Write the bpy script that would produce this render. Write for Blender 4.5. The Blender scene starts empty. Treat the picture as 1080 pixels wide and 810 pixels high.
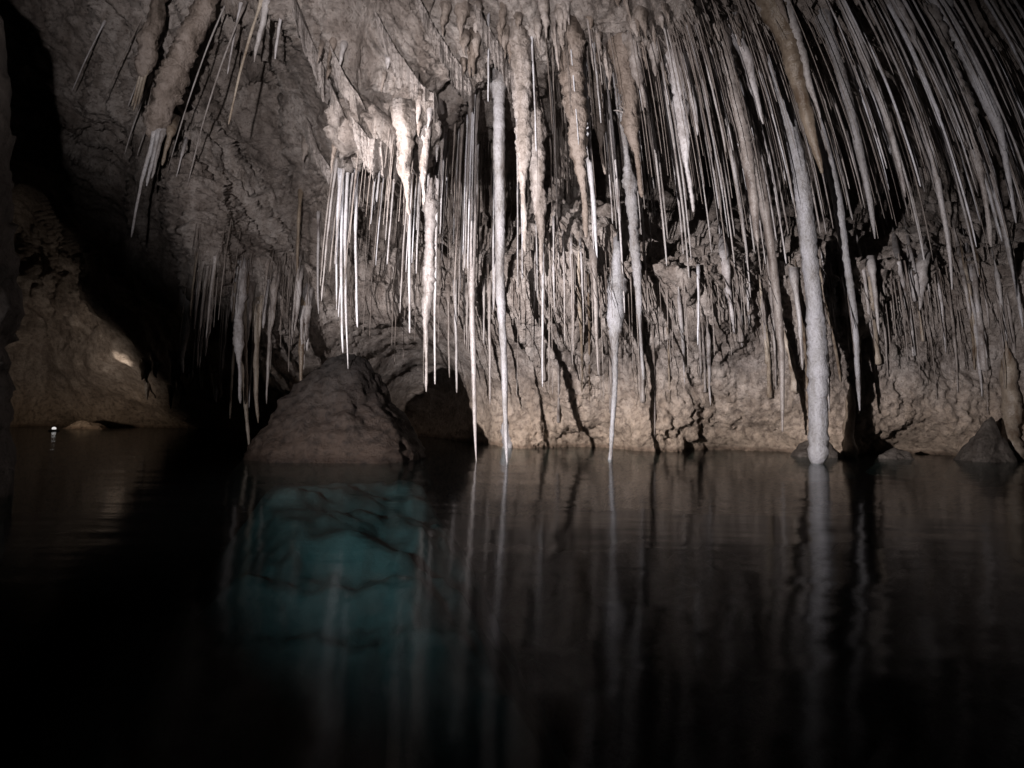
import bpy, math, random
import numpy as np
from mathutils import Vector, Matrix

random.seed(7)
RNG = np.random.default_rng(11)
scene = bpy.context.scene
COL = scene.collection

# ------------------------------------------------------------------ camera
F = 560.0                                   # focal length in photo pixels (1080 wide)
PITCH, ROLL = math.radians(3.4), math.radians(1.0)
CAM_Z = 0.6
cam_data = bpy.data.cameras.new('camera')
cam = bpy.data.objects.new('camera', cam_data)
COL.objects.link(cam)
cam_data.sensor_width = 36.0
cam_data.lens = 36.0 * F / 1080.0
cam_data.clip_start = 0.02
cam_data.clip_end = 300.0
CAM_R = Matrix.Rotation(math.pi / 2 + PITCH, 3, 'X') @ Matrix.Rotation(ROLL, 3, 'Z')
cam.matrix_world = Matrix.Translation((0, 0, CAM_Z)) @ CAM_R.to_4x4()
scene.camera = cam
NR = np.array(CAM_R)
CAM = np.array([0.0, 0.0, CAM_Z])

def P(px, py, d):
    """point seen at photo pixel (px,py), d metres in front of the camera"""
    px, py, d = np.broadcast_arrays(np.asarray(px, float), np.asarray(py, float), np.asarray(d, float))
    v = np.stack([(px - 540) / F, (405 - py) / F, -np.ones_like(px)], -1) * d[..., None]
    return v @ NR.T + CAM

def PV(px, py, d):
    return Vector(P(px, py, d).tolist())

# ------------------------------------------------------------------ world, lamps, exposure
world = bpy.data.worlds.new('World'); scene.world = world
world.use_nodes = True
bg = world.node_tree.nodes['Background']
bg.inputs['Color'].default_value = (0.0, 0.0, 0.0, 1)      # deep underground: no sky reaches this place
bg.inputs['Strength'].default_value = 0.0
scene.view_settings.view_transform = 'Standard'
scene.view_settings.look = 'None'
scene.view_settings.gamma = 1.0
scene.view_settings.exposure = -0.12
scene.view_settings.use_curve_mapping = False
scene.cycles.max_bounces = 6
scene.cycles.diffuse_bounces = 2
scene.cycles.glossy_bounces = 3
scene.cycles.transparent_max_bounces = 12
scene.cycles.sample_clamp_indirect = 2.0
scene.cycles.use_denoising = True

def spot(name, loc, target, power, size, blend, color, radius=0.03):
    l = bpy.data.lights.new(name, 'SPOT'); o = bpy.data.objects.new(name, l); COL.objects.link(o)
    l.energy = power; l.spot_size = math.radians(size); l.spot_blend = blend; l.color = color
    l.shadow_soft_size = radius
    o.location = loc
    o.rotation_euler = (Vector(target) - Vector(loc)).to_track_quat('-Z', 'Y').to_euler()
    return o

# the photographer's hand torch, held out to the left of the boat
spot('hand_torch', (-3.0, 0.3, 1.0), PV(640, 395, 9.0), 8000, 75, 1.0, (1.0, 0.95, 0.955), 0.035)
# added fill spot near the camera, aimed to brighten the flowstone bulge
spot('bulge_fill_spot', (-0.6, -0.1, 1.0), PV(385, 28, 6.0), 2300, 64, 1.0, (1.0, 0.95, 0.955), 0.03)
# ------------------------------------------------------------------ noise
_perm = np.random.default_rng(5).permutation(256)
_perm = np.concatenate([_perm, _perm, _perm])
_grad = np.random.default_rng(6).normal(size=(256, 3)); _grad /= np.linalg.norm(_grad, axis=1)[:, None]

def noise3(p):
    i = np.floor(p).astype(int); f = p - i
    u = f * f * f * (f * (f * 6 - 15) + 10)
    i &= 255
    out = 0
    for dx in (0, 1):
        wx = u[..., 0] if dx else 1 - u[..., 0]
        for dy in (0, 1):
            wy = u[..., 1] if dy else 1 - u[..., 1]
            for dz in (0, 1):
                wz = u[..., 2] if dz else 1 - u[..., 2]
                h = _perm[_perm[_perm[(i[..., 0] + dx) & 255] + ((i[..., 1] + dy) & 255)] + ((i[..., 2] + dz) & 255)]
                g = _grad[h]
                out = out + wx * wy * wz * ((f[..., 0] - dx) * g[..., 0] + (f[..., 1] - dy) * g[..., 1] + (f[..., 2] - dz) * g[..., 2])
    return out * 1.6

def fbm(p, octaves=4, gain=0.5):
    a, s, out = 1.0, 1.0, 0
    for _ in range(octaves):
        out = out + a * noise3(p * s + 17.3 * s); a *= gain; s *= 2.03
    return out

def ridged(p, octaves=3):
    a, s, out = 1.0, 1.0, 0
    for _ in range(octaves):
        out = out + a * (1 - 2 * np.abs(noise3(p * s + 3.1 * s))); a *= 0.5; s *= 2.1
    return out - 0.6

# ------------------------------------------------------------------ materials
def nodes_of(m):
    m.use_nodes = True
    nt = m.node_tree
    return nt, nt.nodes, nt.links, nt.nodes['Principled BSDF']

def ramp(N, stops):
    r = N.new('ShaderNodeValToRGB')
    el = r.color_ramp.elements
    while len(el) < len(stops): el.new(0.5)
    for e, (pos, c) in zip(el, stops):
        e.position = pos; e.color = (*c, 1) if len(c) == 3 else c
    return r

def mixc(N, L, fac, a, b, mode='MIX'):
    m = N.new('ShaderNodeMix'); m.data_type = 'RGBA'; m.blend_type = mode
    for sock, v in ((m.inputs[0], fac), (m.inputs[6], a), (m.inputs[7], b)):
        if hasattr(v, 'is_output'): L.new(v, sock)
        elif isinstance(v, tuple): sock.default_value = (*v, 1)
        else: sock.default_value = v
    return m.outputs[2]

def tex_noise(N, L, vec, scale, detail=6, rough=0.6, dist=0.0):
    t = N.new('ShaderNodeTexNoise')
    t.inputs['Scale'].default_value = scale; t.inputs['Detail'].default_value = detail
    t.inputs['Roughness'].default_value = rough; t.inputs['Distortion'].default_value = dist
    L.new(vec, t.inputs['Vector'])
    return t.outputs['Fac']

def rock_material(name, pale, mid, dark, band=None, bump=0.75, rough=0.62, wet=0.4, ribs=True, specks=0.8, stops=(0.24, 0.44, 0.60)):
    m = bpy.data.materials.new(name)
    nt, N, L, B = nodes_of(m)
    pos = N.new('ShaderNodeNewGeometry').outputs['Position']
    n1 = tex_noise(N, L, pos, 1.1, 8, 0.65, 0.6)
    r1 = ramp(N, list(zip(stops, (dark, mid, pale)))); L.new(n1, r1.inputs[0])
    n2 = tex_noise(N, L, pos, 9.0, 8, 0.7)
    r2 = ramp(N, [(0.36, (0.35, 0.32, 0.3)), (0.52, (1, 1, 1)), (0.75, (1.15, 1.12, 1.1))]); L.new(n2, r2.inputs[0])
    col = mixc(N, L, 0.5, r1.outputs[0], r2.outputs[0], 'MULTIPLY')
    # dark specks and pits
    n3 = tex_noise(N, L, pos, 26.0, 4, 0.6)
    r3 = ramp(N, [(0.34, (0.4, 0.36, 0.33)), (0.45, (1, 1, 1))]); L.new(n3, r3.inputs[0])
    col = mixc(N, L, specks, col, r3.outputs[0], 'MULTIPLY')
    if ribs:      # seepage streaks running down the rock
        mp = N.new('ShaderNodeMapping'); mp.inputs['Scale'].default_value = (5, 5, 0.55); L.new(pos, mp.inputs[0])
        n4 = tex_noise(N, L, mp.outputs[0], 1.3, 5, 0.6)
        r4 = ramp(N, [(0.38, (0.45, 0.40, 0.36)), (0.55, (1, 1, 1))]); L.new(n4, r4.inputs[0])
        col = mixc(N, L, 0.55, col, r4.outputs[0], 'MULTIPLY')
    if band:      # tidemark: ochre mineral band just above the water
        sep = N.new('ShaderNodeSeparateXYZ'); L.new(pos, sep.inputs[0])
        ad = N.new('ShaderNodeMath'); ad.operation = 'MULTIPLY_ADD'; ad.inputs[1].default_value = -0.9
        L.new(n1, ad.inputs[0]); L.new(sep.outputs['Z'], ad.inputs[2])
        mr = N.new('ShaderNodeMapRange'); mr.inputs['From Min'].default_value = -0.55; mr.inputs['From Max'].default_value = 1.1
        mr.inputs['To Min'].default_value = 1.0; mr.inputs['To Max'].default_value = 0
        L.new(ad.outputs[0], mr.inputs[0])
        tint = mixc(N, L, 1.0, r2.outputs[0], band, 'MULTIPLY')
        col = mixc(N, L, mr.outputs[0], col, tint)
        # the strip the water laps stays wet and dark
        a2 = N.new('ShaderNodeMath'); a2.operation = 'MULTIPLY_ADD'; a2.inputs[1].default_value = -0.22
        L.new(n2, a2.inputs[0]); L.new(sep.outputs['Z'], a2.inputs[2])
        m2 = N.new('ShaderNodeMapRange'); m2.inputs['From Min'].default_value = -0.07; m2.inputs['From Max'].default_value = -0.02
        m2.inputs['To Min'].default_value = 0.6; m2.inputs['To Max'].default_value = 0
        L.new(a2.outputs[0], m2.inputs[0])
        col = mixc(N, L, m2.outputs[0], col, mixc(N, L, 1.0, col, (0.34, 0.27, 0.23), 'MULTIPLY'))
    L.new(col, B.inputs['Base Color'])
    B.inputs['Roughness'].default_value = rough
    B.inputs['Specular IOR Level'].default_value = wet
    b1 = N.new('ShaderNodeBump'); b1.inputs['Strength'].default_value = bump; b1.inputs['Distance'].default_value = 0.14
    L.new(n2, b1.inputs['Height'])
    n5 = tex_noise(N, L, pos, 38.0, 6, 0.7)
    b2 = N.new('ShaderNodeBump'); b2.inputs['Strength'].default_value = bump * 0.9; b2.inputs['Distance'].default_value = 0.025
    L.new(n5, b2.inputs['Height']); L.new(b1.outputs[0], b2.inputs['Normal'])
    L.new(b2.outputs[0], B.inputs['Normal'])
    return m

def calcite_material(name, pale, mid, dark, rough=0.30, bump=0.45):
    m = bpy.data.materials.new(name)
    nt, N, L, B = nodes_of(m)
    pos = N.new('ShaderNodeNewGeometry').outputs['Position']
    mp = N.new('ShaderNodeMapping'); mp.inputs['Scale'].default_value = (1, 1, 0.3); L.new(pos, mp.inputs[0])
    n1 = tex_noise(N, L, mp.outputs[0], 6.0, 6, 0.65)
    r1 = ramp(N, [(0.32, dark), (0.46, mid), (0.62, pale)]); L.new(n1, r1.inputs[0])
    rnd = N.new('ShaderNodeObjectInfo').outputs['Random']
    rr = ramp(N, [(0.0, (0.50, 0.45, 0.41)), (0.35, (0.78, 0.75, 0.73)), (0.7, (0.95, 0.95, 0.96)), (1.0, (1.12, 1.12, 1.15))]); L.new(rnd, rr.inputs[0])
    col = mixc(N, L, 1.0, r1.outputs[0], rr.outputs[0], 'MULTIPLY')
    n2 = tex_noise(N, L, pos, 30.0, 5, 0.65)
    r2 = ramp(N, [(0.33, (0.5, 0.46, 0.43)), (0.5, (1, 1, 1))]); L.new(n2, r2.inputs[0])
    col = mixc(N, L, 0.6, col, r2.outputs[0], 'MULTIPLY')
    L.new(col, B.inputs['Base Color'])
    B.inputs['Roughness'].default_value = rough
    B.inputs['Specular IOR Level'].default_value = 0.35
    b = N.new('ShaderNodeBump'); b.inputs['Strength'].default_value = bump; b.inputs['Distance'].default_value = 0.03
    L.new(n2, b.inputs['Height']); L.new(b.outputs[0], B.inputs['Normal'])
    return m

M_ROCK = rock_material('cave_limestone', (0.42, 0.37, 0.34), (0.27, 0.228, 0.203), (0.09, 0.072, 0.062),
                       band=(0.48, 0.365, 0.27))
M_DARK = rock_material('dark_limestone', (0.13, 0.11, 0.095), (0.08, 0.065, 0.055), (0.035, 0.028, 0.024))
M_FLOW = rock_material('flowstone', (0.34, 0.30, 0.28), (0.25, 0.215, 0.195), (0.11, 0.09, 0.075), bump=0.6, ribs=False)
M_BOULDER = rock_material('boulder_stone', (0.018, 0.017, 0.0168), (0.008, 0.0068, 0.0068), (0.005, 0.004, 0.0035),  # dark wet stone, coloured darker still to stand in for its shade
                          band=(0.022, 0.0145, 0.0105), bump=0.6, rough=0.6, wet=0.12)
M_WHITE = calcite_material('white_calcite', (0.52, 0.51, 0.53), (0.41, 0.395, 0.40), (0.22, 0.195, 0.18))
M_GREY = calcite_material('grey_calcite', (0.46, 0.435, 0.43), (0.34, 0.312, 0.30), (0.15, 0.125, 0.115))
M_TAN = calcite_material('tan_calcite', (0.38, 0.325, 0.265), (0.26, 0.215, 0.17), (0.15, 0.10, 0.065))
M_CRUST = calcite_material('crusted_calcite', (0.43, 0.38, 0.35), (0.29, 0.245, 0.215), (0.10, 0.08, 0.065), rough=0.5, bump=0.9)
M_PALE = calcite_material('pale_calcite', (0.35, 0.34, 0.355), (0.26, 0.25, 0.25), (0.13, 0.11, 0.10), bump=0.7)
MATS = {'p': M_PALE, 'w': M_WHITE, 'g': M_GREY, 't': M_TAN, 'c': M_CRUST}

# ------------------------------------------------------------------ mesh helpers
def mesh_obj(name, verts, faces, mat, parent=None, loc=None):
    verts = np.asarray(verts, float)
    me = bpy.data.meshes.new(name)
    if loc is not None: verts = verts - np.asarray(loc, float)
    me.from_pydata(verts.tolist(), [], faces if isinstance(faces, list) else faces.tolist())
    me.materials.append(mat)
    me.polygons.foreach_set('use_smooth', np.ones(len(me.polygons), bool))
    me.update()
    o = bpy.data.objects.new(name, me); COL.objects.link(o)
    if loc is not None: o.location = loc
    if parent is not None: o.parent = parent
    return o

def tag(o, label=None, cat=None, group=None, kind=None):
    if label: o['label'] = label
    if cat: o['category'] = cat
    if group: o['group'] = group
    if kind: o['kind'] = kind
    return o

def grid_faces(nr, nc):
    i = np.arange(nr * nc).reshape(nr, nc)
    return np.stack([i[:-1, :-1], i[:-1, 1:], i[1:, 1:], i[1:, :-1]], -1).reshape(-1, 4)

def grid_normals(p):
    du = np.gradient(p, axis=1); dv = np.gradient(p, axis=0)
    n = np.cross(du, dv); n /= np.maximum(np.linalg.norm(n, axis=-1, keepdims=True), 1e-9)
    toc = CAM - p
    n *= np.sign((n * toc).sum(-1, keepdims=True) + 1e-12)
    return n

# ------------------------------------------------------------------ cave shell (one continuous rock surface, metres from the boat)
CTRL = np.array([
    # top / front ceiling
    (-300,-260,3.4),(0,-260,3.2),(300,-260,3.0),(600,-260,3.1),(900,-260,3.3),(1380,-260,3.6),
    (-300,0,4.0),(0,0,7.2),(130,0,6.4),(240,0,5.4),(330,0,4.7),(420,0,4.5),(540,0,5.0),(660,0,5.3),(780,0,5.4),(900,0,5.8),(1020,0,6.0),(1200,0,5.6),(1380,0,5.4),
    (0,90,7.8),(60,90,7.6),(140,90,7.4),(285,90,8.4),(340,80,5.1),(400,80,4.9),(462,80,5.1),(520,70,5.7),(600,60,6.0),(680,60,6.1),(760,55,6.2),(850,60,6.6),(960,60,7.0),(1080,70,7.2),
    (620,95,8.4),(700,92,9.0),(780,90,9.4),(860,105,10.0),(960,110,10.4),(1080,115,10.4),(560,110,6.4),
    (0,165,9.0),(80,155,8.4),(138,160,8.4),(182,160,5.9),(220,165,6.0),(292,170,8.8),(348,165,5.7),(410,168,5.3),(458,160,5.6),(505,150,9.3),(560,165,9.6),(625,155,10.6),(700,150,12.8),(800,150,15),(900,160,15),(1080,170,12.6),(700,195,13.0),(800,200,14.6),(900,205,14.6),(1080,210,12.4),
    (20,222,15.5),(70,225,11.8),(125,240,11.5),(174,240,6.3),(245,240,6.3),(325,235,8.6),(400,228,9.6),(470,215,10.0),(540,225,10.2),(600,245,7.3),(680,262,7.3),(760,262,7.8),(860,265,8.6),(960,268,9.0),(1080,270,8.8),
    (40,300,15.5),(80,340,15.5),(130,292,11.2),(162,316,10.6),(190,322,7.0),(250,310,6.9),(320,320,8.4),(400,310,8.9),(480,310,8.7),(560,310,7.8),(680,315,7.9),(820,315,8.5),(960,310,9.0),(1080,320,8.8),
    (40,390,16.5),(110,385,15.5),(145,385,15.2),(184,340,10.0),(190,420,15.0),(222,368,9.6),(245,398,8.8),(320,390,9.4),(400,392,12.0),(460,402,13.5),(515,390,10.4),(600,390,9.0),(720,390,9.0),(860,390,9.1),(1000,390,9.4),(1080,390,9.1),
    (40,445,17.0),(140,440,17.0),(230,445,16.0),(330,450,12.5),(430,450,15.0),(490,450,12.0),(545,450,9.9),(640,450,9.8),(760,450,9.6),(880,450,9.3),(1000,450,9.2),(1080,450,9.0),
    (40,520,17.0),(230,520,16.0),(400,520,13.0),(540,496,10.2),(700,496,10.1),(880,498,9.5),(1080,500,9.2),(540,515,12),(700,510,13),(880,512,13.5),(1080,515,13),(540,541,14),(700,541,16),(880,541,16),(1080,541,16),
    (-300,200,5.0),(-120,200,6.0),(-300,440,6.0),(-120,440,9.0),(-300,520,6.0),(1200,200,8.2),(1380,200,6.5),(1220,440,8.3),(1380,440,6.5),(1380,520,6.5),
], float)
CTRL[:, 2] = np.where(CTRL[:, 2] < 8, 8 - (8 - CTRL[:, 2]) * 0.6, CTRL[:, 2])
for _r in CTRL:                       # the flowstone bulge stands proud of the roof behind it
    if 330 <= _r[0] <= 470 and 60 <= _r[1] <= 170: _r[2] -= 0.4
    if 320 <= _r[0] <= 430 and _r[1] == 0: _r[2] -= 0.5
_cx = CTRL[:, :2] / 100.0
def _tps(r2): return np.where(r2 > 1e-9, 0.5 * r2 * np.log(np.maximum(r2, 1e-9)), 0)
_K = _tps(((_cx[:, None] - _cx[None]) ** 2).sum(-1)) + 0.02 * np.eye(len(_cx))
_Pm = np.hstack([np.ones((len(_cx), 1)), _cx])
_A = np.block([[_K, _Pm], [_Pm.T, np.zeros((3, 3))]])
_w = np.linalg.solve(_A, np.concatenate([np.log(CTRL[:, 2]), np.zeros(3)]))
def depth(px, py):
    px, py = np.broadcast_arrays(np.asarray(px, float), np.asarray(py, float))
    q = np.stack([px, py], -1).reshape(-1, 2) / 100.0
    out = np.zeros(len(q))
    for k in range(0, len(q), 20000):
        s = q[k:k + 20000]
        out[k:k + 20000] = _tps(((s[:, None] - _cx[None]) ** 2).sum(-1)) @ _w[:-3] + _w[-3] + s @ _w[-2:]
    return np.exp(out).reshape(px.shape)

def billow(p):
    return 1.6 * np.abs(noise3(p)) + 0.7 * np.abs(noise3(p * 2.1 + 5)) - 0.75
FLOWDIR = np.array(PV(520, 150, 6.6) - PV(455, -20, 5.4)); FLOWDIR /= np.linalg.norm(FLOWDIR)
SLOPE = np.array(PV(655, 455, 9.0) - PV(560, 300, 7.9)); SLOPE /= np.linalg.norm(SLOPE)   # dip of the wall's beds
def along(p, v, k):
    """squeeze p along v so that noise stretches out in that direction"""
    c = (p * v).sum(-1, keepdims=True)
    return p - v * c * (1 - k)
def smooth(x, a, b):
    t = np.clip((x - a) / (b - a), 0, 1); return t * t * (3 - 2 * t)
def roughen(p, n, ys):
    e = np.linalg.norm(np.gradient(p, axis=0), axis=-1) * (STEP / np.gradient(ys))[:, None] + np.linalg.norm(np.gradient(p, axis=1), axis=-1)
    at = np.clip(0.12 / e, 0.1, 1.0)          # calmer where the rock falls away steeply
    wp = p + 0.25 * np.stack([noise3(p * 1.3), noise3(p * 1.3 + 9), noise3(p * 1.3 + 23)], -1)
    q = along(wp, FLOWDIR, 0.25)
    high = smooth(p[..., 2], 1.8, 3.4)                     # draped flowstone up in the roof, plainer rock below
    dsp = 0.22 * fbm(p * 0.55, 3)
    dsp = dsp + np.sqrt(at) * (0.06 + 0.16 * high) * billow(q * 1.25)
    dsp = dsp + at * (0.03 + 0.085 * high) * billow(q * 3.1 + 40)
    dsp = dsp + at * (0.03 + 0.045 * high) * billow(along(wp, FLOWDIR, 0.45) * 8.0 + 11)
    dsp = dsp + at * (0.03 + 0.02 * high) * fbm(wp * np.array([2.0, 2.0, 1.0]), 4, 0.6)
    dsp = dsp + at * 0.048 * fbm(p * 9.0, 3, 0.7)
    wall = (1 - smooth(p[..., 2], 2.4, 3.6)) * smooth(p[..., 1], 6.6, 7.4) * smooth(p[..., 0], -0.6, 0.2) * (1 - smooth(p[..., 0], 3.2, 4.6))
    dsp = dsp + wall * (0.13 * billow(along(wp, SLOPE, 0.12) * 2.3 + 7) + 0.05 * billow(along(wp, SLOPE, 0.12) * 6.5 + 3))
    return p + n * dsp[..., None]

STEP = 2.3
SHELL = []
def shell_piece(name, x0, x1, y0, y1, mat, step=STEP):
    xs = np.arange(x0, x1 + step * 0.5, step); ys = np.concatenate([np.arange(y0, 66, step), np.arange(66, 120, 1.5), np.arange(120, 212, step), np.arange(212, 272, 1.1), np.arange(272, y1 + step * 0.5, step)])
    gx, gy = np.meshgrid(xs, ys)
    p = P(gx, gy, depth(gx, gy))
    p = roughen(p, grid_normals(p), ys)
    SHELL.append(p.reshape(-1, 3))
    o = mesh_obj(name, p.reshape(-1, 3), grid_faces(len(ys), len(xs)), mat)
    tag(o, kind='structure')
    return o
shell_piece('cave_rock', -300, 1380, -260, 541, M_ROCK)

# how far away the finished rock is, for hanging stones from it
CELL = 4.0
def _depth_table():
    v = (np.concatenate(SHELL) - CAM) @ NR
    dz = -v[:, 2]; px = 540 + F * v[:, 0] / dz; py = 405 - F * v[:, 1] / dz
    W, H = int(1700 / CELL), int(820 / CELL)
    t = np.full((H, W), np.inf)
    ix = ((px + 310) / CELL).astype(int); iy = ((py + 270) / CELL).astype(int)
    ok = (ix >= 0) & (ix < W) & (iy >= 0) & (iy < H)
    np.minimum.at(t, (iy[ok], ix[ok]), dz[ok])
    for _ in range(3):
        pad = np.pad(t, 1, constant_values=np.inf)
        nb = np.min([pad[1:-1, :-2], pad[1:-1, 2:], pad[:-2, 1:-1], pad[2:, 1:-1]], 0)
        t = np.where(np.isinf(t), nb, t)
    return np.where(np.isinf(t), 9.0, t)
TABLE = _depth_table()
def rock_at(px, py):
    ix = np.clip(((np.asarray(px, float) + 310) / CELL).astype(int), 0, TABLE.shape[1] - 1)
    iy = np.clip(((np.asarray(py, float) + 270) / CELL).astype(int), 0, TABLE.shape[0] - 1)
    return TABLE[iy, ix]
def water_at(px, py):
    v = P(px, py, 1.0) - CAM
    return float(CAM_Z / -v[2])

# ------------------------------------------------------------------ lake bed, submerged ledge, water
def lake_bed():
    xs = np.linspace(-26, 26, 120); ys = np.linspace(-6, 30, 100)
    gx, gy = np.meshgrid(xs, ys)
    p = np.stack([gx, gy, np.full_like(gx, -6.5)], -1)
    p[..., 2] += 0.8 * fbm(p * 0.4, 4)
    tag(mesh_obj('lake_bed', p.reshape(-1, 3), grid_faces(100, 120), M_DARK), kind='structure')
lake_bed()

M_LEDGE = rock_material('submerged_limestone', (0.036, 0.034, 0.032), (0.026, 0.027, 0.026), (0.008, 0.008, 0.007), bump=0.2, ribs=False, specks=0.0, stops=(0.42, 0.54, 0.70))
def ledge():
    xs = np.arange(-5.0, 2.4, 0.035); ys = np.arange(1.8, 7.4, 0.03)
    gx, gy = np.meshgrid(xs, ys)
    cx = -1.9 + 0.19 * (6.4 - gy)
    e = np.abs(gx - cx) / (1.5 + 0.16 * (6.4 - gy))
    z = -0.28 - 0.55 * np.maximum(6.0 - gy, 0) ** 1.1 - 2.6 * np.maximum(4.9 - gy, 0) ** 1.15 - 2.2 * np.maximum(e - 0.35, 0) ** 1.5
    p = np.stack([gx, gy, z], -1)
    p[..., 2] += 0.26 * fbm(p * np.array([0.7, 2.6, 1]), 3) + 0.06 * fbm(p * 3.1, 2) + 0.03 * fbm(p * 7, 3)
    p[..., 2] = np.minimum(p[..., 2], -0.20 - 0.03 * np.abs(p[..., 0] + 1.8) + 0.08 * fbm(p * np.array([1.5, 3, 0]), 3))
    tag(mesh_obj('submerged_ledge', p.reshape(-1, 3), grid_faces(len(ys), len(xs)), M_LEDGE), kind='structure')
ledge()

def water():
    m = bpy.data.materials.new('lake_water'); m.use_nodes = True
    nt = m.node_tree; N, L = nt.nodes, nt.links
    N.clear()
    out = N.new('ShaderNodeOutputMaterial')
    pos = N.new('ShaderNodeNewGeometry').outputs['Position']
    mp = N.new('ShaderNodeMapping'); mp.inputs['Scale'].default_value = (0.6, 1.5, 1); L.new(pos, mp.inputs[0])
    n1 = tex_noise(N, L, mp.outputs[0], 1.1, 3, 0.5)
    n2 = tex_noise(N, L, mp.outputs[0], 7.0, 3, 0.5)
    ad = N.new('ShaderNodeMath'); ad.operation = 'MULTIPLY_ADD'; ad.inputs[1].default_value = 0.06
    L.new(n2, ad.inputs[0]); L.new(n1, ad.inputs[2])
    b = N.new('ShaderNodeBump'); b.inputs['Strength'].default_value = 0.10; b.inputs['Distance'].default_value = 0.12
    L.new(ad.outputs[0], b.inputs['Height'])
    lw = N.new('ShaderNodeLayerWeight'); lw.inputs['Blend'].default_value = 0.5; L.new(b.outputs[0], lw.inputs['Normal'])
    pw = N.new('ShaderNodeMath'); pw.operation = 'POWER'; pw.inputs[1].default_value = 7.0; L.new(lw.outputs['Facing'], pw.inputs[0])
    fr = N.new('ShaderNodeMath'); fr.operation = 'MULTIPLY_ADD'; fr.inputs[1].default_value = 0.98; fr.inputs[2].default_value = 0.012
    L.new(pw.outputs[0], fr.inputs[0])
    gl = N.new('ShaderNodeBsdfGlossy'); gl.inputs['Color'].default_value = (0.65, 0.65, 0.65, 1); gl.inputs['Roughness'].default_value = 0.11; L.new(b.outputs[0], gl.inputs['Normal'])
    tr = N.new('ShaderNodeBsdfTransparent'); tr.inputs['Color'].default_value = (0.92, 0.98, 0.97, 1)
    mx = N.new('ShaderNodeMixShader'); L.new(fr.outputs[0], mx.inputs[0]); L.new(tr.outputs[0], mx.inputs[1]); L.new(gl.outputs[0], mx.inputs[2])
    L.new(mx.outputs[0], out.inputs['Surface'])
    va = N.new('ShaderNodeVolumeAbsorption'); va.inputs['Color'].default_value = (0.44, 0.64, 0.66, 1); va.inputs['Density'].default_value = 0.95
    L.new(va.outputs[0], out.inputs['Volume'])
    X, Y0, Y1, Zb = 34, -8, 34, -9
    v = [(-X, Y0, 0), (X, Y0, 0), (X, Y1, 0), (-X, Y1, 0), (-X, Y0, Zb), (X, Y0, Zb), (X, Y1, Zb), (-X, Y1, Zb)]
    f = [(0, 1, 2, 3), (7, 6, 5, 4), (0, 4, 5, 1), (1, 5, 6, 2), (2, 6, 7, 3), (3, 7, 4, 0)]
    o = mesh_obj('water', v, f, m)
    for p_ in o.data.polygons: p_.use_smooth = False
    tag(o, kind='structure')
water()

# ------------------------------------------------------------------ rocks
def rock_mesh(name, fn, mat, label, cat, nu=150, nv=90, amp=1.0, parent=None):
    """closed lump: fn(a, t) -> point for angle a and height t"""
    a = np.linspace(0, 2 * np.pi, nu, endpoint=False); t = np.linspace(0, 1, nv)
    ga, gt = np.meshgrid(a, t)
    p = fn(ga, gt)
    c = p.mean((0, 1))
    n = p - c; n /= np.linalg.norm(n, axis=-1, keepdims=True)
    d = amp * (0.10 * fbm(p * 1.6, 3) + 0.05 * ridged(p * 3.0, 3) + 0.02 * fbm(p * 11, 3))
    p = p + n * d[..., None]
    p[0] = p[0].mean(0); p[-1] = p[-1].mean(0)
    i = np.arange(nu * nv).reshape(nv, nu); j = np.roll(i, -1, 1)
    f = np.stack([i[:-1], j[:-1], j[1:], i[1:]], -1).reshape(-1, 4)
    base = p.mean((0, 1)); base[2] = p[..., 2].min()
    o = mesh_obj(name, p.reshape(-1, 3), f, mat, loc=base)
    return tag(o, label, cat)

def lump(cx, cy, z0, z1, rx, ry, power=0.6, sx=0.0, sy=0.0):
    def fn(a, t):
        r = np.where(t < 0.12, (t / 0.12) ** 0.5, np.maximum(1 - ((t - 0.12) / 0.88), 0) ** power)
        # flattened sides give a rock rather than an egg
        k = 1.0 / np.maximum(np.abs(np.cos(a)) ** 3 + np.abs(np.sin(a)) ** 3, 1e-6) ** (1 / 3)
        z = z0 + (z1 - z0) * t
        return np.stack([cx + sx * t + rx * r * k * np.cos(a), cy + sy * t + ry * r * k * np.sin(a), z], -1)
    return fn

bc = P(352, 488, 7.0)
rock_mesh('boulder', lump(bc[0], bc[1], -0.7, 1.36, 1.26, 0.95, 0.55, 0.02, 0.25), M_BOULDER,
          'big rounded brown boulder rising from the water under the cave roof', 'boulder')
c = P(860, 480, 9.0)  # next three: mostly shadow shapes, built as lumps of dark stone
rock_mesh('rock', lump(c[0], c[1], -0.4, 0.30, 0.55, 0.4, 0.5), M_DARK, 'low dark rock, mostly shadow, at the waterline behind the thick white stalactite', 'rock', 70, 40, 0.6)
c = P(1034, 480, 8.6)
rock_mesh('rock', lump(c[0], c[1], -0.4, 0.72, 0.50, 0.35, 0.9, 0.2), M_DARK, 'dark pointed rock, mostly shadow, standing in the water at the far right of the wall', 'rock', 70, 40, 0.6)
c = P(943, 480, 8.8)
rock_mesh('rock', lump(c[0], c[1], -0.3, 0.10, 0.42, 0.25, 0.5), M_DARK, 'black knobbly rock, mostly shadow, barely above water at the foot of the wall', 'rock', 70, 40, 0.9)
c = P(92, 452, 15.5)
rock_mesh('rock', lump(c[0], c[1], -0.4, 0.22, 0.8, 0.5, 0.5), M_ROCK, 'pale low rock in the water of the distant left chamber', 'rock', 60, 36, 0.8)
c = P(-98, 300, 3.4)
rock_mesh('rock_buttress', lump(c[0], c[1], -1.0, 3.6, 0.50, 0.5, 0.25, 0.0), M_DARK, 'black unlit rock buttress at the left edge of the view', 'rock', 90, 90, 1.2)

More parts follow.
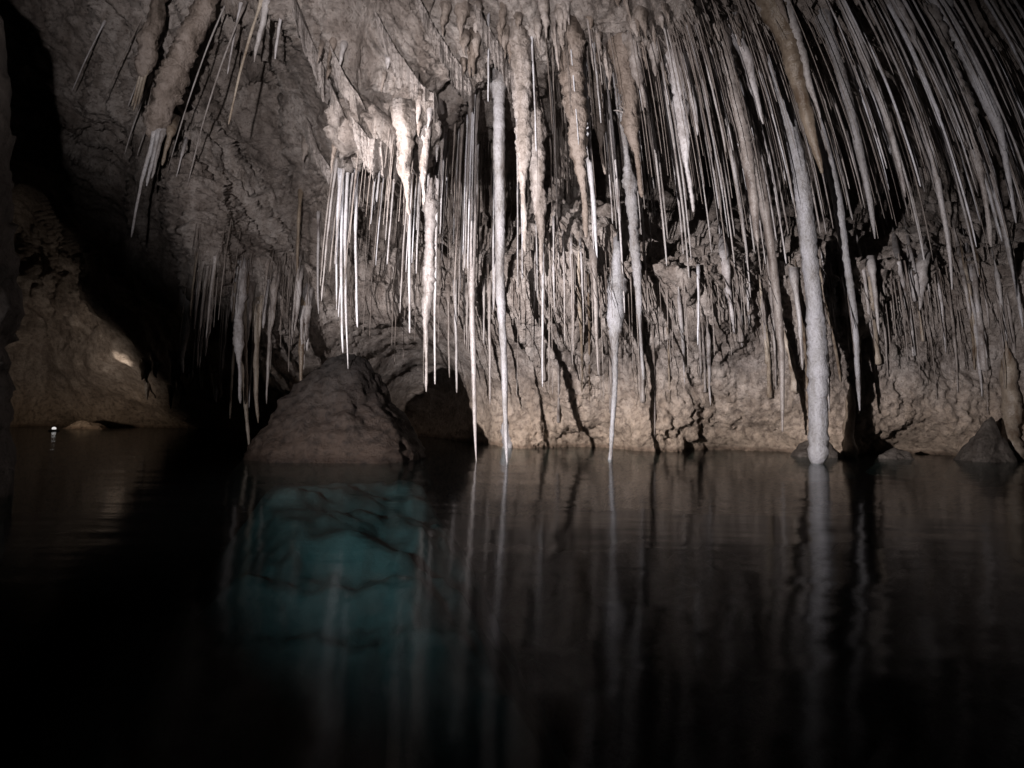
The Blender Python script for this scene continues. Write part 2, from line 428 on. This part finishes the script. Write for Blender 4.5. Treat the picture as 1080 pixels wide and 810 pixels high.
# ------------------------------------------------------------------ stalactites
FE = 540 / math.radians(60)
def lean(px, py):
    """how far a hanging stone leans at this place in the chamber (they fan out from the roof's high point)"""
    X, Y = px - 540, 405 - py
    r = math.hypot(X, Y) + 1e-6; th = r / FE
    d = np.array([math.sin(th) * X / r, math.sin(th) * Y / r, math.cos(th)])
    up = np.array([0, math.cos(math.radians(4)), math.sin(math.radians(4))])
    def pr(v):
        v = v / np.linalg.norm(v); t = math.acos(max(-1, min(1, v[2]))); q = math.hypot(v[0], v[1]) + 1e-9
        return np.array([540 + FE * t * v[0] / q, 405 - FE * t * v[1] / q])
    v = pr(d - up * 1e-3) - pr(d + up * 1e-3)
    return v[0] / v[1]

def path_px(x0, y0, x1, y1, n):
    ys = np.linspace(y0, y1, n); xs = [x0]
    for k in range(1, n):
        xs.append(xs[-1] + lean(xs[-1], ys[k - 1]) * (ys[k] - ys[k - 1]))
    xs = np.array(xs)
    if x1 is not None:
        xs = xs + (x1 - xs[-1]) * (ys - y0) / (y1 - y0)
    return xs, ys

def tube(pts, radii, sides, rough, seed, flat=1.0, twist=0.0):
    """closed lumpy tube along pts (n,3) with radii (n,)"""
    n = len(pts)
    a = np.linspace(0, 2 * np.pi, sides, endpoint=False)
    ring = np.stack([np.cos(a), np.sin(a) * flat, 0 * a], -1)
    v = pts[:, None, :] + ring[None] * radii[:, None, None]
    if rough:
        q = v * 1.0 + seed * 7.7
        nz = 0.55 * fbm(q * np.array([6, 6, 4.0]), 3) + 0.5 * ridged(q * 13.0, 2)
        out = ring[None] * np.ones((n, 1, 1))
        v = v + out * (nz * rough * radii[:, None])[..., None]
    tip = pts[-1] + (pts[-1] - pts[-2]) / max(np.linalg.norm(pts[-1] - pts[-2]), 1e-6) * radii[-1] * 0.8
    verts = np.concatenate([v.reshape(-1, 3), pts[:1], tip[None]])
    i = np.arange(n * sides).reshape(n, sides); j = np.roll(i, -1, 1)
    f = np.stack([i[:-1], i[1:], j[1:], j[:-1]], -1).reshape(-1, 4).tolist()
    f += [(n * sides, int(i[0, k]), int(j[0, k])) for k in range(sides)]
    f += [(n * sides + 1, int(j[-1, k]), int(i[-1, k])) for k in range(sides)]
    return verts, f

PROFILES = {
    # (t along the length, share of the width)
    'straw': [(0, 1.6), (0.06, 1.05), (0.5, 0.85), (0.97, 0.6), (1, 0.3)],
    'cone': [(0, 1.25), (0.08, 1.0), (0.5, 0.68), (0.9, 0.3), (1, 0.12)],
    'long': [(0, 1.5), (0.08, 1.0), (0.6, 0.7), (0.93, 0.36), (1, 0.12)],
    'club': [(0, 0.8), (0.2, 0.75), (0.6, 0.85), (0.9, 1.0), (0.975, 0.95), (0.99, 0.8), (1, 0.55)],
    'crust': [(0, 1.35), (0.1, 1.05), (0.3, 0.9), (0.5, 0.85), (0.66, 0.5), (0.72, 0.3), (0.97, 0.25), (1, 0.12)],
    'flare': [(0, 0.36), (0.10, 0.62), (0.2, 0.95), (0.32, 0.8), (0.5, 0.28), (0.9, 0.2), (1, 0.22)],
    'column': [(0, 0.25), (0.12, 0.6), (0.3, 0.8), (0.8, 0.9), (1, 1.3)],
    'drape': [(0, 0.7), (0.3, 0.85), (0.7, 1.0), (0.92, 0.8), (1, 0.4)],
}
_seed = [0]
def hang(kind, root, tip, w, mat='g', label=None, group=None, name=None, cat=None, dd=0.0, rough=None, parent=None, d=None, flat=1.0, hug=False):
    """one hanging stone: root and tip in photo pixels, width w in photo pixels at its thickest"""
    _seed[0] += 1
    (x0, y0), (x1, y1) = root, tip
    L = abs(y1 - y0)
    thin = w < 5.5
    n = int(max(8, min(90, L / (5 if thin else 2.6))))
    xs, ys = path_px(x0, y0, x1, y1, n)
    dk = float(rock_at(x0, y0)) + dd if d is None else d
    tilt = 0.0
    rw = w * 0.5 * dk / F
    low = np.linspace(0, 1, n) > 0.2
    if hug:
        pass
    elif kind == 'column' and d is None:
        dk = float(np.min(rock_at(xs, ys))) - rw * 0.3
    elif kind != 'drape' and parent is None:
        tt = np.linspace(0, 1, n)
        far = np.asarray(rock_at(xs, ys)) - rw * 0.8 - 0.03
        far[~low] = np.maximum(far[~low], dk)
        if d is None:     # hang clear of the rock behind: lean out a little, or hang from nearer roof
            need = float(np.min(far[low] - dk))
            if need < 0 and need > -0.6: tilt = need
            elif kind == 'crust': dk = min(dk, float(np.min(far[low])) - 0.1)
            elif need <= -0.6:      # a nearer brow of rock is in the way: hang from that brow instead
                k = int(np.argmin(far[:max(4, int(n * 0.6))])); dk = float(far[k]) + 0.02
                x0, y0 = float(xs[k]), float(ys[k]); L = y1 - y0
                n = int(max(8, min(90, L / (5 if thin else 2.6))))
                xs, ys = path_px(x0, y0, x1, y1, n)
                low = np.linspace(0, 1, n) > 0.2
                dk = min(dk, float(np.min(np.asarray(rock_at(xs, ys))[low])) - rw * 0.8)
        else:
            dk = min(dk, float(np.min(far[low])))
        grown = 0
        while float(rock_at(x0, y0)) > dk + (0.45 if kind == 'flare' else 0.12) and grown < 330:      # up to the roof at that distance
            x0 -= lean(x0, y0) * 4; y0 -= 4; grown += 4
            if y0 < -250: break
        if grown:
            L = y1 - y0; n = int(max(8, min(110, L / (5 if thin else 2.6))))
            xs, ys = path_px(x0, y0, x1, y1, n)
    t = np.linspace(0, 1, n)
    dline = np.full(n, dk) + tilt * np.minimum(t / 0.25, 1) ** 0.7
    if hug:           # a rib grown onto the rock: follows its surface
        k = max(3, n // 6); k += 1 - k % 2
        dline = np.convolve(np.pad(np.asarray(rock_at(xs, ys)), k // 2, mode='edge'), np.ones(k) / k, 'valid') - rw * 0.5
    pts = P(xs, ys, dline)
    pr = PROFILES[kind]
    tp = t
    if kind in ('flare', 'crust') and y0 < root[1] - 6:       # keep the swelling where it belongs on a longer stone
        tp = np.clip((ys - root[1]) / (y1 - root[1]), 0, 1)
    rad = np.interp(tp, [a for a, _ in pr], [b for _, b in pr]) * w * 0.5 * dk / F
    if tp is not t: rad = np.where(ys < root[1], np.interp(root[1] - ys, [0, 25], [pr[0][1] * w * 0.5 * dk / F, w * 0.24 * dk / F]), rad)
    if rough is None: rough = {'straw': 0.06, 'cone': 0.18, 'long': 0.16, 'club': 0.2, 'crust': 0.55, 'flare': 0.28, 'column': 0.3, 'drape': 0.55}[kind]
    if hug: rad = rad * np.clip(0.15 + t * 5, 0, 1)
    # a little natural wander
    ph = RNG.uniform(0, 6.28, 4)
    wob = (0.45 if thin else 0.5) * min(w, 12) * dk / F * 0.5
    pts[:, 0] += wob * (0.30 * np.sin(t * 7 + ph[0]) + 0.16 * np.sin(t * 17 + ph[1])) * np.minimum(t * 4, 1)
    pts[:, 1] += wob * (0.30 * np.sin(t * 6 + ph[2]) + 0.16 * np.sin(t * 15 + ph[3])) * np.minimum(t * 4, 1)
    rad = rad * (1 + (0.10 if thin else 0.07) * np.sin(t * RNG.uniform(15, 40) + ph[0]) + RNG.normal(0, 0.05, n))
    # sink the root into the roof
    up = pts[0] - pts[1]; up /= np.linalg.norm(up)
    gap = float(np.clip(rock_at(x0, y0) - dline[0], 0, 0.35)) + 0.12
    pts = np.concatenate([(pts[0] + up * 0.22 + (pts[0] - CAM) / max(abs(pts[0][1]), 1.0) * gap)[None], pts]); rad = np.concatenate([[rad[0] * 1.25], rad])
    v, f = tube(pts, rad, 7 if thin else (12 if w < 11 else 20), rough, _seed[0], flat)
    o = mesh_obj(name or ('soda_straw' if kind == 'straw' else 'stalactite'), v, f, MATS.get(mat, mat) if isinstance(mat, str) else mat,
                 parent=parent, loc=pts[0] if parent is None else None)
    if parent is None:
        tag(o, label, cat or ('soda straw' if kind == 'straw' else 'stalactite'), group)
    else:
        o.matrix_parent_inverse = Matrix.Translation(parent.location).inverted()
    return o

# --- the tall named ones, one by one -------------------------------------------------
BIG = [
 # kind, root, tip, width, material, label
 ('club', (816,70), (861,481), 21.5, 'p', 'thickest white stalactite with blunt rounded tip almost touching the water'),
 ('long', (797,170), (826,455), 13, 'g', 'long smooth pale stalactite ending above water just left of the thick white one'),
 ('long', (872,150), (906,433), 12, 'p', 'bluish white stalactite right of the thick blunt one, tip well above water'),
 ('column', (896,405), (896,487), 13, 't', 'short brown column joining the wall foot to the water'),
 ('column', (1061,360), (1066,490), 19, 't', 'broad beige column reaching the water at the far right'),
 ('cone', (975,258), (969,328), 14, 'g', 'stubby pale cone pointing down the bare right wall'),
 ('straw', (1015,270), (1028,390), 5, 't', 'yellowish thin stalactite hanging before the right wall'),
 ('long', (905,200), (927,353), 6, 'g', 'slender grey stalactite ending alone over the bare right wall'),
 ('long', (922,-6), (1005,305), 9, 'w', 'very long white stalactite running from the roof to mid height near the right edge'),
 ('column', (826,345), (840,412), 8, 't', 'short ochre stub hanging just left of the thick white stalactite'),
 ('straw', (850,235), (887,402), 5, 't', 'thin tan stalactite between the thick white one and the bluish one'),
 ('long', (826,220), (847,390), 6, 'g', 'thin grey stalactite close against the left side of the thick white one'),
 ('long', (1052,200), (1078,345), 9, 'w', 'white stalactite at the right border with tip at mid height'),
 ('crust', (981,20), (1047,260), 17, 'g', 'knobbly grey stalactite with blob and straw at its end, near the upper right'),
 ('long', (988,0), (1061,158), 19, 'w', 'heavy white stalactite with yellow middle in the upper right'),
 ('long', (1014,12), (1071,235), 10, 'w', 'white stalactite right of the heavy yellow banded one'),
 ('long', (883,-10), (955,208), 10, 'g', 'grey stalactite with swollen shoulder in the upper right curtain'),
 ('long', (868,20), (922,252), 12, 'p', 'bluish white stalactite descending in the middle of the right curtain'),
 ('cone', (936,-15), (971,56), 12, 'g', 'short carrot shaped stalactite hanging from the roof at the upper right'),
 ('cone', (815,5), (866,182), 25, 't', 'thick cone with white top and yellow lower half at the upper right'),
 ('cone', (824,-2), (865,124), 13, 'g', 'pale narrow cone hanging right beside the yellow ended cone'),
 ('long', (757,40), (801,255), 20, 'g', 'long broad stalactite tapering to a fine tip, left edge of the right curtain'),
 ('cone', (773,25), (806,130), 15, 'g', 'pale cone beside the long broad stalactite at roof height'),
 ('crust', (708,58), (731,223), 17, 'g', 'crusty bluish stalactite with smooth pointed lower half'),
 ('long', (723,60), (735,143), 11, 'g', 'smooth short stalactite right beside the crusty bluish one'),
 ('cone', (689,50), (692,81), 13, 'g', 'tiny carrot shaped stalactite under the bright roof edge'),
 ('crust', (667,45), (680,114), 14, 'g', 'short stalactite with knobby top and straw end under the roof edge'),
 ('crust', (600,45), (618,250), 25, 'c', 'big crusted stalactite hanging right of the roof centre'),
 ('long', (618,150), (629,272), 9, 'w', 'bluish white stalactite at the side of the big crusted one'),
 ('crust', (624,75), (638,184), 15, 'c', 'dark crusted stalactite right of the big crusted one'),
 ('crust', (549,45), (554,265), 20, 'c', 'crusted brown stalactite ending in straws near the roof centre'),
 ('crust', (565,140), (571,290), 18, 'c', 'double stemmed lumpy stalactite just right of the roof centre'),
 ('flare', (651,262), (643,474), 24, 'p', 'pale trumpet shaped stalactite narrowing to a stem that meets the water'),
 ('crust', (660,190), (679,400), 12, 'p', 'frosted white stalactite with a long straw right of the trumpet shaped one'),
 ('long', (622,215), (631,396), 6, 'g', 'thin pale stalactite left of the white trumpet shaped one'),
 ('long', (524,150), (534,470), 14, 'p', 'tall bright white stalactite reaching the water near the middle'),
 ('column', (533,440), (535,489), 13, 'w', 'pale stalagmite base standing in the water under the tall bright stalactite'),
 ('long', (497,170), (502,491), 10, 'w', 'tall thin white stalactite whose pointed tip touches the water'),
 ('long', (367,175), (367,389), 5.6, 'w', 'brightest white stalactite hanging above the boulder'),
 ('straw', (362,180), (362,372), 5, 'w', 'white straw close on the left of the brightest stalactite above the boulder'),
 ('straw', (375,190), (377,345), 5, 'w', 'white straw close on the right of the brightest stalactite above the boulder'),
 ('straw', (317,205), (313,322), 5, 't', 'lone yellowish straw hanging before the lit left slope'),
 ('straw', (336,225), (336,331), 4, 'g', 'thin grey straw just left of the cluster above the boulder'),
 ('long', (359,180), (355,327), 5.6, 'w', 'white stalactite at the left of the cluster above the boulder'),
 ('straw', (434,180), (432,351), 5, 'w', 'pale straw hanging alone right of the boulder cluster'),
 ('crust', (454,215), (450,413), 13, 'w', 'knobbed stalactite with long white straw right of the boulder'),
 ('straw', (459,225), (459,405), 5, 'w', 'white straw beside the knobbed stalactite right of the boulder'),
 ('straw', (480,235), (482,414), 5, 'g', 'grey straw left of the tall thin white stalactite'),
 ('straw', (473,240), (474,398), 4, 'g', 'short grey straw between the knobbed and the tall thin stalactites'),
 ('straw', (490,140), (490,363), 3.5, 'g', 'very thin straw hanging above the tall thin white stalactite'),
 ('straw', (516,200), (517,427), 5, 'g', 'grey straw between the two tall stalactites that reach the water'),
 ('straw', (467,120), (465,209), 4, 'w', 'single white straw hanging free in the dark hollow'),
 ('straw', (515,22), (515,107), 3.5, 'w', 'thin white straw against the bright roof left of centre'),
 ('crust', (528,135), (531,262), 14, 'c', 'lumpy stalactite hanging over the tall bright white one'),
 ('straw', (543,45), (546,195), 4, 'w', 'fine white straw at the left of the crusted brown stalactite'),
 ('straw', (572,200), (572,408), 4, 'w', 'fine white straw reaching down before the lit wall'),
 ('straw', (733,200), (736,364), 3.5, 'w', 'fine straw ending alone over the lit wall right of the trumpet stalactite'),
 ('cone', (759,240), (774,352), 10, 'g', 'grey cone over the lit wall left of the long smooth stalactite'),
 ('straw', (784,230), (790,345), 4, 'g', 'thin straw between the grey cone and the long smooth stalactite'),
 ('crust', (427,135), (430,226), 17, 'c', 'knobbly brown stalactite under the bright flowstone bulge'),
 ('crust', (447,140), (446,216), 13, 'c', 'slim knobbly stalactite at the right end of the flowstone bulge'),
 ('straw', (298,5), (290,62), 5, 'g', 'short straw hanging left of the flowstone bulge by the roof'),
 ('straw', (276,0), (241,131), 4.5, 't', 'long slanting straw with fine tip at the upper left'),
 ('long', (281,5), (268,66), 7, 'g', 'short knobby stalactite left of the long slanting straw'),
 ('straw', (254,5), (240,78), 3.5, 'g', 'thin straw at the left of the upper left straw cluster'),
 ('long', (257,300), (264,480), 8, 't', 'orange stalactite reaching the water left of the boulder'),
 ('long', (270,330), (272,446), 8, 't', 'orange brown stalactite standing clear left of the boulder'),
 ('crust', (252,290), (254,425), 13, 'g', 'thick grey stalactite at the low end of the left slope'),
]
for kind, root, tip, w, mat, label in BIG:
    wet = tip[1] > 468 and kind != 'column' and mat != 't'
    dist = 6.9 if 'boulder' in label and 355 < tip[0] < 480 else None
    if wet:         # let the tip down to the water at the distance where it hangs
        xs_, ys_ = path_px(root[0], root[1], tip[0], tip[1], 20)
        dist = float(rock_at(*root)) - (0.3 if root[1] < 300 and kind != 'flare' else 0.05)
        dist = min(dist, float(np.min(rock_at(xs_[4:18], ys_[4:18]))) - w * 0.5 * dist / F - 0.15)
        if 'tall thin white' in label: dist = 7.0
        if 'tall bright white' in label: dist = 6.8
        y_ = 450
        while water_at(tip[0], y_) > dist: y_ += 0.5
        tip = (tip[0], y_ + (0.2 if kind == 'club' else 1.5))
    hang(kind, root, tip, w * (0.7 if w < 6 else 0.9), mat, label, d=dist, hug=kind == 'column' or (root[1] > 225 and root[0] > 700))

# --- the stalactite with side shoots
def cam_depth(p):
    return float(-((np.array(p) - CAM) @ NR)[2])
def shoot_stalactite():
    o = hang('crust', (655,50), (676,208), 18, 'c', 'brown stalactite with small side shoots like wings halfway down')
    d = (cam_depth(o.location))
    for (a, b) in (((663,124), (647,117)), ((665,126), (676,123)), ((662,122), (652,112))):
        pts = np.stack([P(a[0] + (b[0]-a[0]) * t, a[1] + (b[1]-a[1]) * t - 3*math.sin(t*3), d - 0.03) for t in np.linspace(0, 1, 7)])
        dirv = pts[-1] - pts[0]
        # small curved twig: rings perpendicular to the x run
        n = len(pts); sd = 6; aa = np.linspace(0, 2*np.pi, sd, endpoint=False)
        rad = np.linspace(0.022, 0.006, n)
        v = pts[:, None, :] + np.stack([0*aa, np.cos(aa), np.sin(aa)], -1)[None] * rad[:, None, None]
        i = np.arange(n*sd).reshape(n, sd); j = np.roll(i, -1, 1)
        f = np.stack([i[:-1], i[1:], j[1:], j[:-1]], -1).reshape(-1, 4).tolist()
        f += [tuple(i[-1].tolist()), tuple(i[0][::-1].tolist())]
        s = mesh_obj('side_shoot', v.reshape(-1, 3), f, M_GREY, parent=o)
        s.matrix_parent_inverse = Matrix.Translation(o.location).inverted()
shoot_stalactite()

# --- hanging crusted pendants with their own straws
def pendant(root, mid, w, straws, label, mat='c', d=None):
    o = hang('drape', root, mid, w, mat, label, name='crusted_pendant', cat='stalactite', d=d)
    dd = float(rock_at(*root)) if d is None else d
    for (a, b, sw, sm) in straws:
        hang('straw', a, b, sw, sm, name='straw', parent=o, d=dd)
    return o
pendant((222,-5), (160,142), 24, [((168,138),(155,196),4.5,'w'), ((164,138),(151,190),4,'w'), ((172,140),(160,188),4,'w'), ((163,140),(138,250),3.5,'g'), ((180,140),(171,174),5,'t')],
        'long knobbly pendant with a bunch of white straws at its end, upper left', d=6.2)
pendant((172,-10), (150,80), 16, [((152,74),(141,117),3.5,'t'), ((150,74),(139,112),3,'t'), ((155,74),(146,110),3,'t')],
        'dim brown pendant with yellow straw tips at the upper left', mat='c', d=6.6)

# --- flowstone draperies on the bright bulge: ragged sheets hanging along sloping edges
def drapery(edge, hangs, label, thick=0.10, out=0.05):
    """edge: photo pixels the sheet hangs from, hangs: its length in photo pixels along the edge"""
    e = np.array(edge, float)
    seg = np.r_[0, np.cumsum(np.hypot(*np.diff(e, axis=0).T))]
    nu = int(seg[-1] / 1.1); nv = 26
    u = np.linspace(0, seg[-1], nu)
    ex, ey = np.interp(u, seg, e[:, 0]), np.interp(u, seg, e[:, 1])
    d = np.array([float(rock_at(a, b)) for a, b in zip(ex, ey)])
    k = np.ones(15) / 15
    d = np.convolve(np.pad(d, 7, mode='edge'), k, 'valid') - out
    Lh = np.interp(np.linspace(0, 1, nu), np.linspace(0, 1, len(hangs)), hangs) * d / F
    s0 = RNG.uniform(0, 50)
    one = np.stack([u * 0.11, 0 * u + s0, 0 * u], -1)
    ragged = 1 + 0.30 * fbm(one, 3) + 0.45 * np.maximum(noise3(one * 2.3 + 9), 0) + 0.25 * np.maximum(noise3(one * 6 + 9), 0)
    Lh = Lh * ragged * np.clip(np.minimum(u, u[-1] - u) / 8, 0.15, 1)
    top = P(ex, ey, d)
    t = np.linspace(0, 1, nv)
    fold = 0.35 * noise3(np.stack([u * 0.16, 0 * u + s0, 0 * u + 3], -1)) + 0.2 * noise3(np.stack([u * 0.5, 0 * u + s0, 0 * u + 3], -1))
    cen = top[:, None, :] + np.stack([0 * t, 0 * t, -t], -1)[None] * Lh[:, None, None]
    nrm = np.array([0.0, -1.0, 0.0])
    cen = cen + nrm * (fold[:, None, None] * thick * 1.6 * (0.4 + t)[None, :, None])
    th = thick * (1.3 - 0.3 * t) * np.sqrt(np.clip(1.02 - t ** 3, 0.02, 1))
    front = cen + nrm * th[None, :, None]; back = cen - nrm * th[None, :, None]
    up = np.array([0, 0.25, 0.35])
    ring = np.concatenate([front, back[:, ::-1]], 1)
    ring = ring + nrm * (0.05 * fbm(ring * np.array([7, 7, 2.5]), 3) + 0.02 * ridged(ring * 16, 2))[..., None]
    m = ring.shape[1]
    i = np.arange(nu * m).reshape(nu, m); j = np.roll(i, -1, 1)
    f = np.stack([i[:-1], i[1:], j[1:], j[:-1]], -1).reshape(-1, 4).tolist()
    f += [tuple(i[0].tolist()), tuple(i[-1][::-1].tolist())]
    o = mesh_obj('flowstone_drapery', ring.reshape(-1, 3), f, M_FLOW, loc=top[nu // 2])
    return tag(o, label, 'flowstone')
drapery([(308,-10),(326,35),(346,80),(362,118)], [16,26,30,18], 'pale ribbed drapery at the left side of the flowstone bulge')
drapery([(352,55),(368,88),(384,112)], [20,30,16], 'second pale drapery from the left on the flowstone bulge')
drapery([(372,128),(392,150),(416,160),(436,150)], [16,30,28,18], 'rough drapery along the bottom edge of the flowstone bulge')
drapery([(326,128),(336,158),(352,182)], [14,18,16], 'narrow white drapery edge hanging below the left of the flowstone bulge')
drapery([(398,20),(420,60),(446,96),(468,112)], [14,24,28,18], 'broad bright drapery crossing the flowstone bulge on a slant')
drapery([(440,0),(462,40),(490,82),(506,108)], [12,22,24,14], 'brownish drapery at the right side of the flowstone bulge')
drapery([(500,10),(530,60),(552,105)], [10,20,16], 'dim slanting drapery between the flowstone bulge and the roof centre')

# --- the many slender straws, region by region ------------------------------------------
def fill(n, xr, yr, lr, wr, mats, label, group, kinds=('straw',), ymax=None, d=None, hug=False):
    for _ in range(n):
        x, y = random.uniform(*xr), random.uniform(*yr)
        L = random.uniform(*lr) * random.choice((0.6, 0.8, 1, 1, 1.15))
        yt = y + L
        if ymax: yt = min(yt, ymax + random.uniform(-15, 5))
        if yt - y < 12: continue
        k = random.choice(kinds)
        w = random.uniform(*wr) * (1.3 if k in ('crust', 'cone') else 0.6)
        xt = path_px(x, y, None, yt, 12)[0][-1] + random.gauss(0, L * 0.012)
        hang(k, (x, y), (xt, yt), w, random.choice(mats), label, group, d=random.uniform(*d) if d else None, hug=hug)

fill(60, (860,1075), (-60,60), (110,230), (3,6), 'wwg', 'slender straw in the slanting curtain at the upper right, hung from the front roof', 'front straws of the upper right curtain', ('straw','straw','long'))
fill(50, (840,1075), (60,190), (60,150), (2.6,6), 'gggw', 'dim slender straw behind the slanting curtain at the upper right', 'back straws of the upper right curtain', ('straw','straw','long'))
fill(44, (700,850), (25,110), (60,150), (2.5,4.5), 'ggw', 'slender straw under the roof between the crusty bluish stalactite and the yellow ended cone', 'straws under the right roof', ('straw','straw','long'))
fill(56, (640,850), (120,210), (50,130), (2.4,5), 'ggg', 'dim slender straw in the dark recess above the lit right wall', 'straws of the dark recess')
fill(26, (560,700), (20,120), (45,110), (2.2,4), 'ggw', 'short thin straw below the bright roof right of its centre', 'short straws near the roof centre')
fill(30, (380,500), (165,240), (40,110), (2.6,4.5), 'wwg', 'short pale straw in the row under the flowstone bulge', 'straws under the flowstone bulge', d=(6.8, 7.6))
fill(30, (480,640), (190,290), (50,120), (2.4,4.5), 'ggw', 'thin straw before the middle wall around the tall white stalactites', 'straws in the middle')
fill(12, (345,385), (195,225), (60,110), (3,4.6), 'wgg', 'white straw in the tight cluster hanging over the boulder', 'straw cluster over the boulder', d=(6.8, 7.2))
fill(28, (195,330), (270,340), (50,110), (4,8), 'gggt', 'grey stalactite in the fringe along the low edge of the left slope', 'fringe of the left slope', ('long','straw','cone'), ymax=440)
fill(26, (880,1075), (225,320), (50,150), (4,9), 'ggt', 'faint rib of stone running down the bare right wall', 'ribs on the right wall', ('long','column'), hug=True)
fill(26, (560,880), (250,340), (60,140), (4,9), 'ggt', 'faint rib of stone running down the lit middle wall', 'ribs on the middle wall', ('long','column'), hug=True)
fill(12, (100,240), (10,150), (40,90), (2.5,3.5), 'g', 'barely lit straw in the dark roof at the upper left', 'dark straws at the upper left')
fill(16, (150,235), (378,412), (16,34), (4,7), 'gt', 'short stalactite on the rim of the distant left chamber', 'rim of the distant chamber', ('cone',), ymax=445)

fill(60, (470,860), (-10,75), (14,34), (4,8), 'cc', 'small crusty spike on the bright front edge of the roof', 'spikes of the roof edge', ('cone','crust'))
fill(24, (300,480), (20,165), (10,24), (3,6), 'cg', 'tiny spike on the lower edges of the flowstone bulge', 'spikes of the flowstone bulge', ('cone',))

def fine_straws():
    """the countless hair-thin straws between the others"""
    V, Fc, k = [], [], 0
    for (n, xr, yr, lr) in ((330, (690,1080), (-40,190), (60,190)), (280, (560,860), (20,215), (30,130)), (260, (370,680), (130,300), (25,120)),
                            (90, (190,330), (230,350), (20,70)), (200, (540,1075), (230,320), (25,110))):
        for _ in range(n):
            x, y = random.uniform(*xr), random.uniform(*yr); L = random.uniform(*lr) * random.choice((0.5, 0.8, 1, 1.2))
            xs, ys = path_px(x, y, None, y + L, 9)
            xs = xs + np.linspace(0, random.gauss(0, L * 0.015), 9)
            d0 = float(rock_at(x, y)); tt = np.linspace(0, 1, 9)
            far = np.asarray(rock_at(xs, ys)) - 0.03
            need = min(0.0, float(np.min((far[3:] - d0) / tt[3:])))
            if need < -1.0: continue
            pts = P(xs, ys, d0 + 0.05 * (tt < 0.05) + need * tt)
            r = random.uniform(0.8, 1.5) * 0.5 * d0 / F * np.interp(tt, [0, 0.1, 1], [1.6, 1, 0.5])
            a = np.linspace(0, 2 * np.pi, 5, endpoint=False)
            ring = np.stack([np.cos(a), np.sin(a), 0 * a], -1)
            V.append((pts[:, None] + ring[None] * r[:, None, None]).reshape(-1, 3))
            i = np.arange(45).reshape(9, 5) + k; j = np.roll(i, -1, 1)
            Fc.append(np.stack([i[:-1], i[1:], j[1:], j[:-1]], -1).reshape(-1, 4)); k += 45
    o = mesh_obj('fine_straws', np.concatenate(V), np.concatenate(Fc), M_GREY)
    tag(o, 'hair thin straws filling the gaps between the larger stalactites', 'straws', kind='stuff')
fine_straws()

# ------------------------------------------------------------------ small lamp of other visitors in the far chamber
def far_lamp():
    root = bpy.data.objects.new('floating_lamp', None); COL.objects.link(root)
    root.location = PV(57, 452, 13.5)
    root.location.z = 0.0
    tag(root, 'tiny bright lamp shining at the waterline of the distant left chamber', 'lamp')
    m = bpy.data.materials.new('lamp_glow'); nt, N, L, B = nodes_of(m)
    B.inputs['Base Color'].default_value = (0.8, 0.8, 0.8, 1)
    B.inputs['Emission Color'].default_value = (1, 0.97, 0.95, 1); B.inputs['Emission Strength'].default_value = 0.8
    def ball(name, r, h, z, mat):
        a = np.linspace(0, 2*np.pi, 16, endpoint=False); t = np.linspace(0, np.pi, 9)
        ga, gt = np.meshgrid(a, t)
        v = np.stack([r*np.sin(gt)*np.cos(ga), r*np.sin(gt)*np.sin(ga), z + h*np.cos(gt)], -1)
        i = np.arange(9*16).reshape(9, 16); j = np.roll(i, -1, 1)
        mesh_obj(name, v.reshape(-1, 3), np.stack([i[:-1], j[:-1], j[1:], i[1:]], -1).reshape(-1, 4), mat, parent=root)
    ball('float', 0.12, 0.05, 0.0, M_DARK)
    ball('lens', 0.045, 0.04, 0.07, m)
    spot('lamp_glow_beam', root.location + Vector((0.05, -0.25, 0.25)), PV(80, 392, 15), 115, 125, 1.0, (1.0, 0.84, 0.68), 0.05)
    spot('lamp_beam', root.location + Vector((0.3, 0.2, 0.2)), PV(132, 375, 15), 420, 18, 1.0, (1.0, 0.86, 0.70), 0.03)
far_lamp()
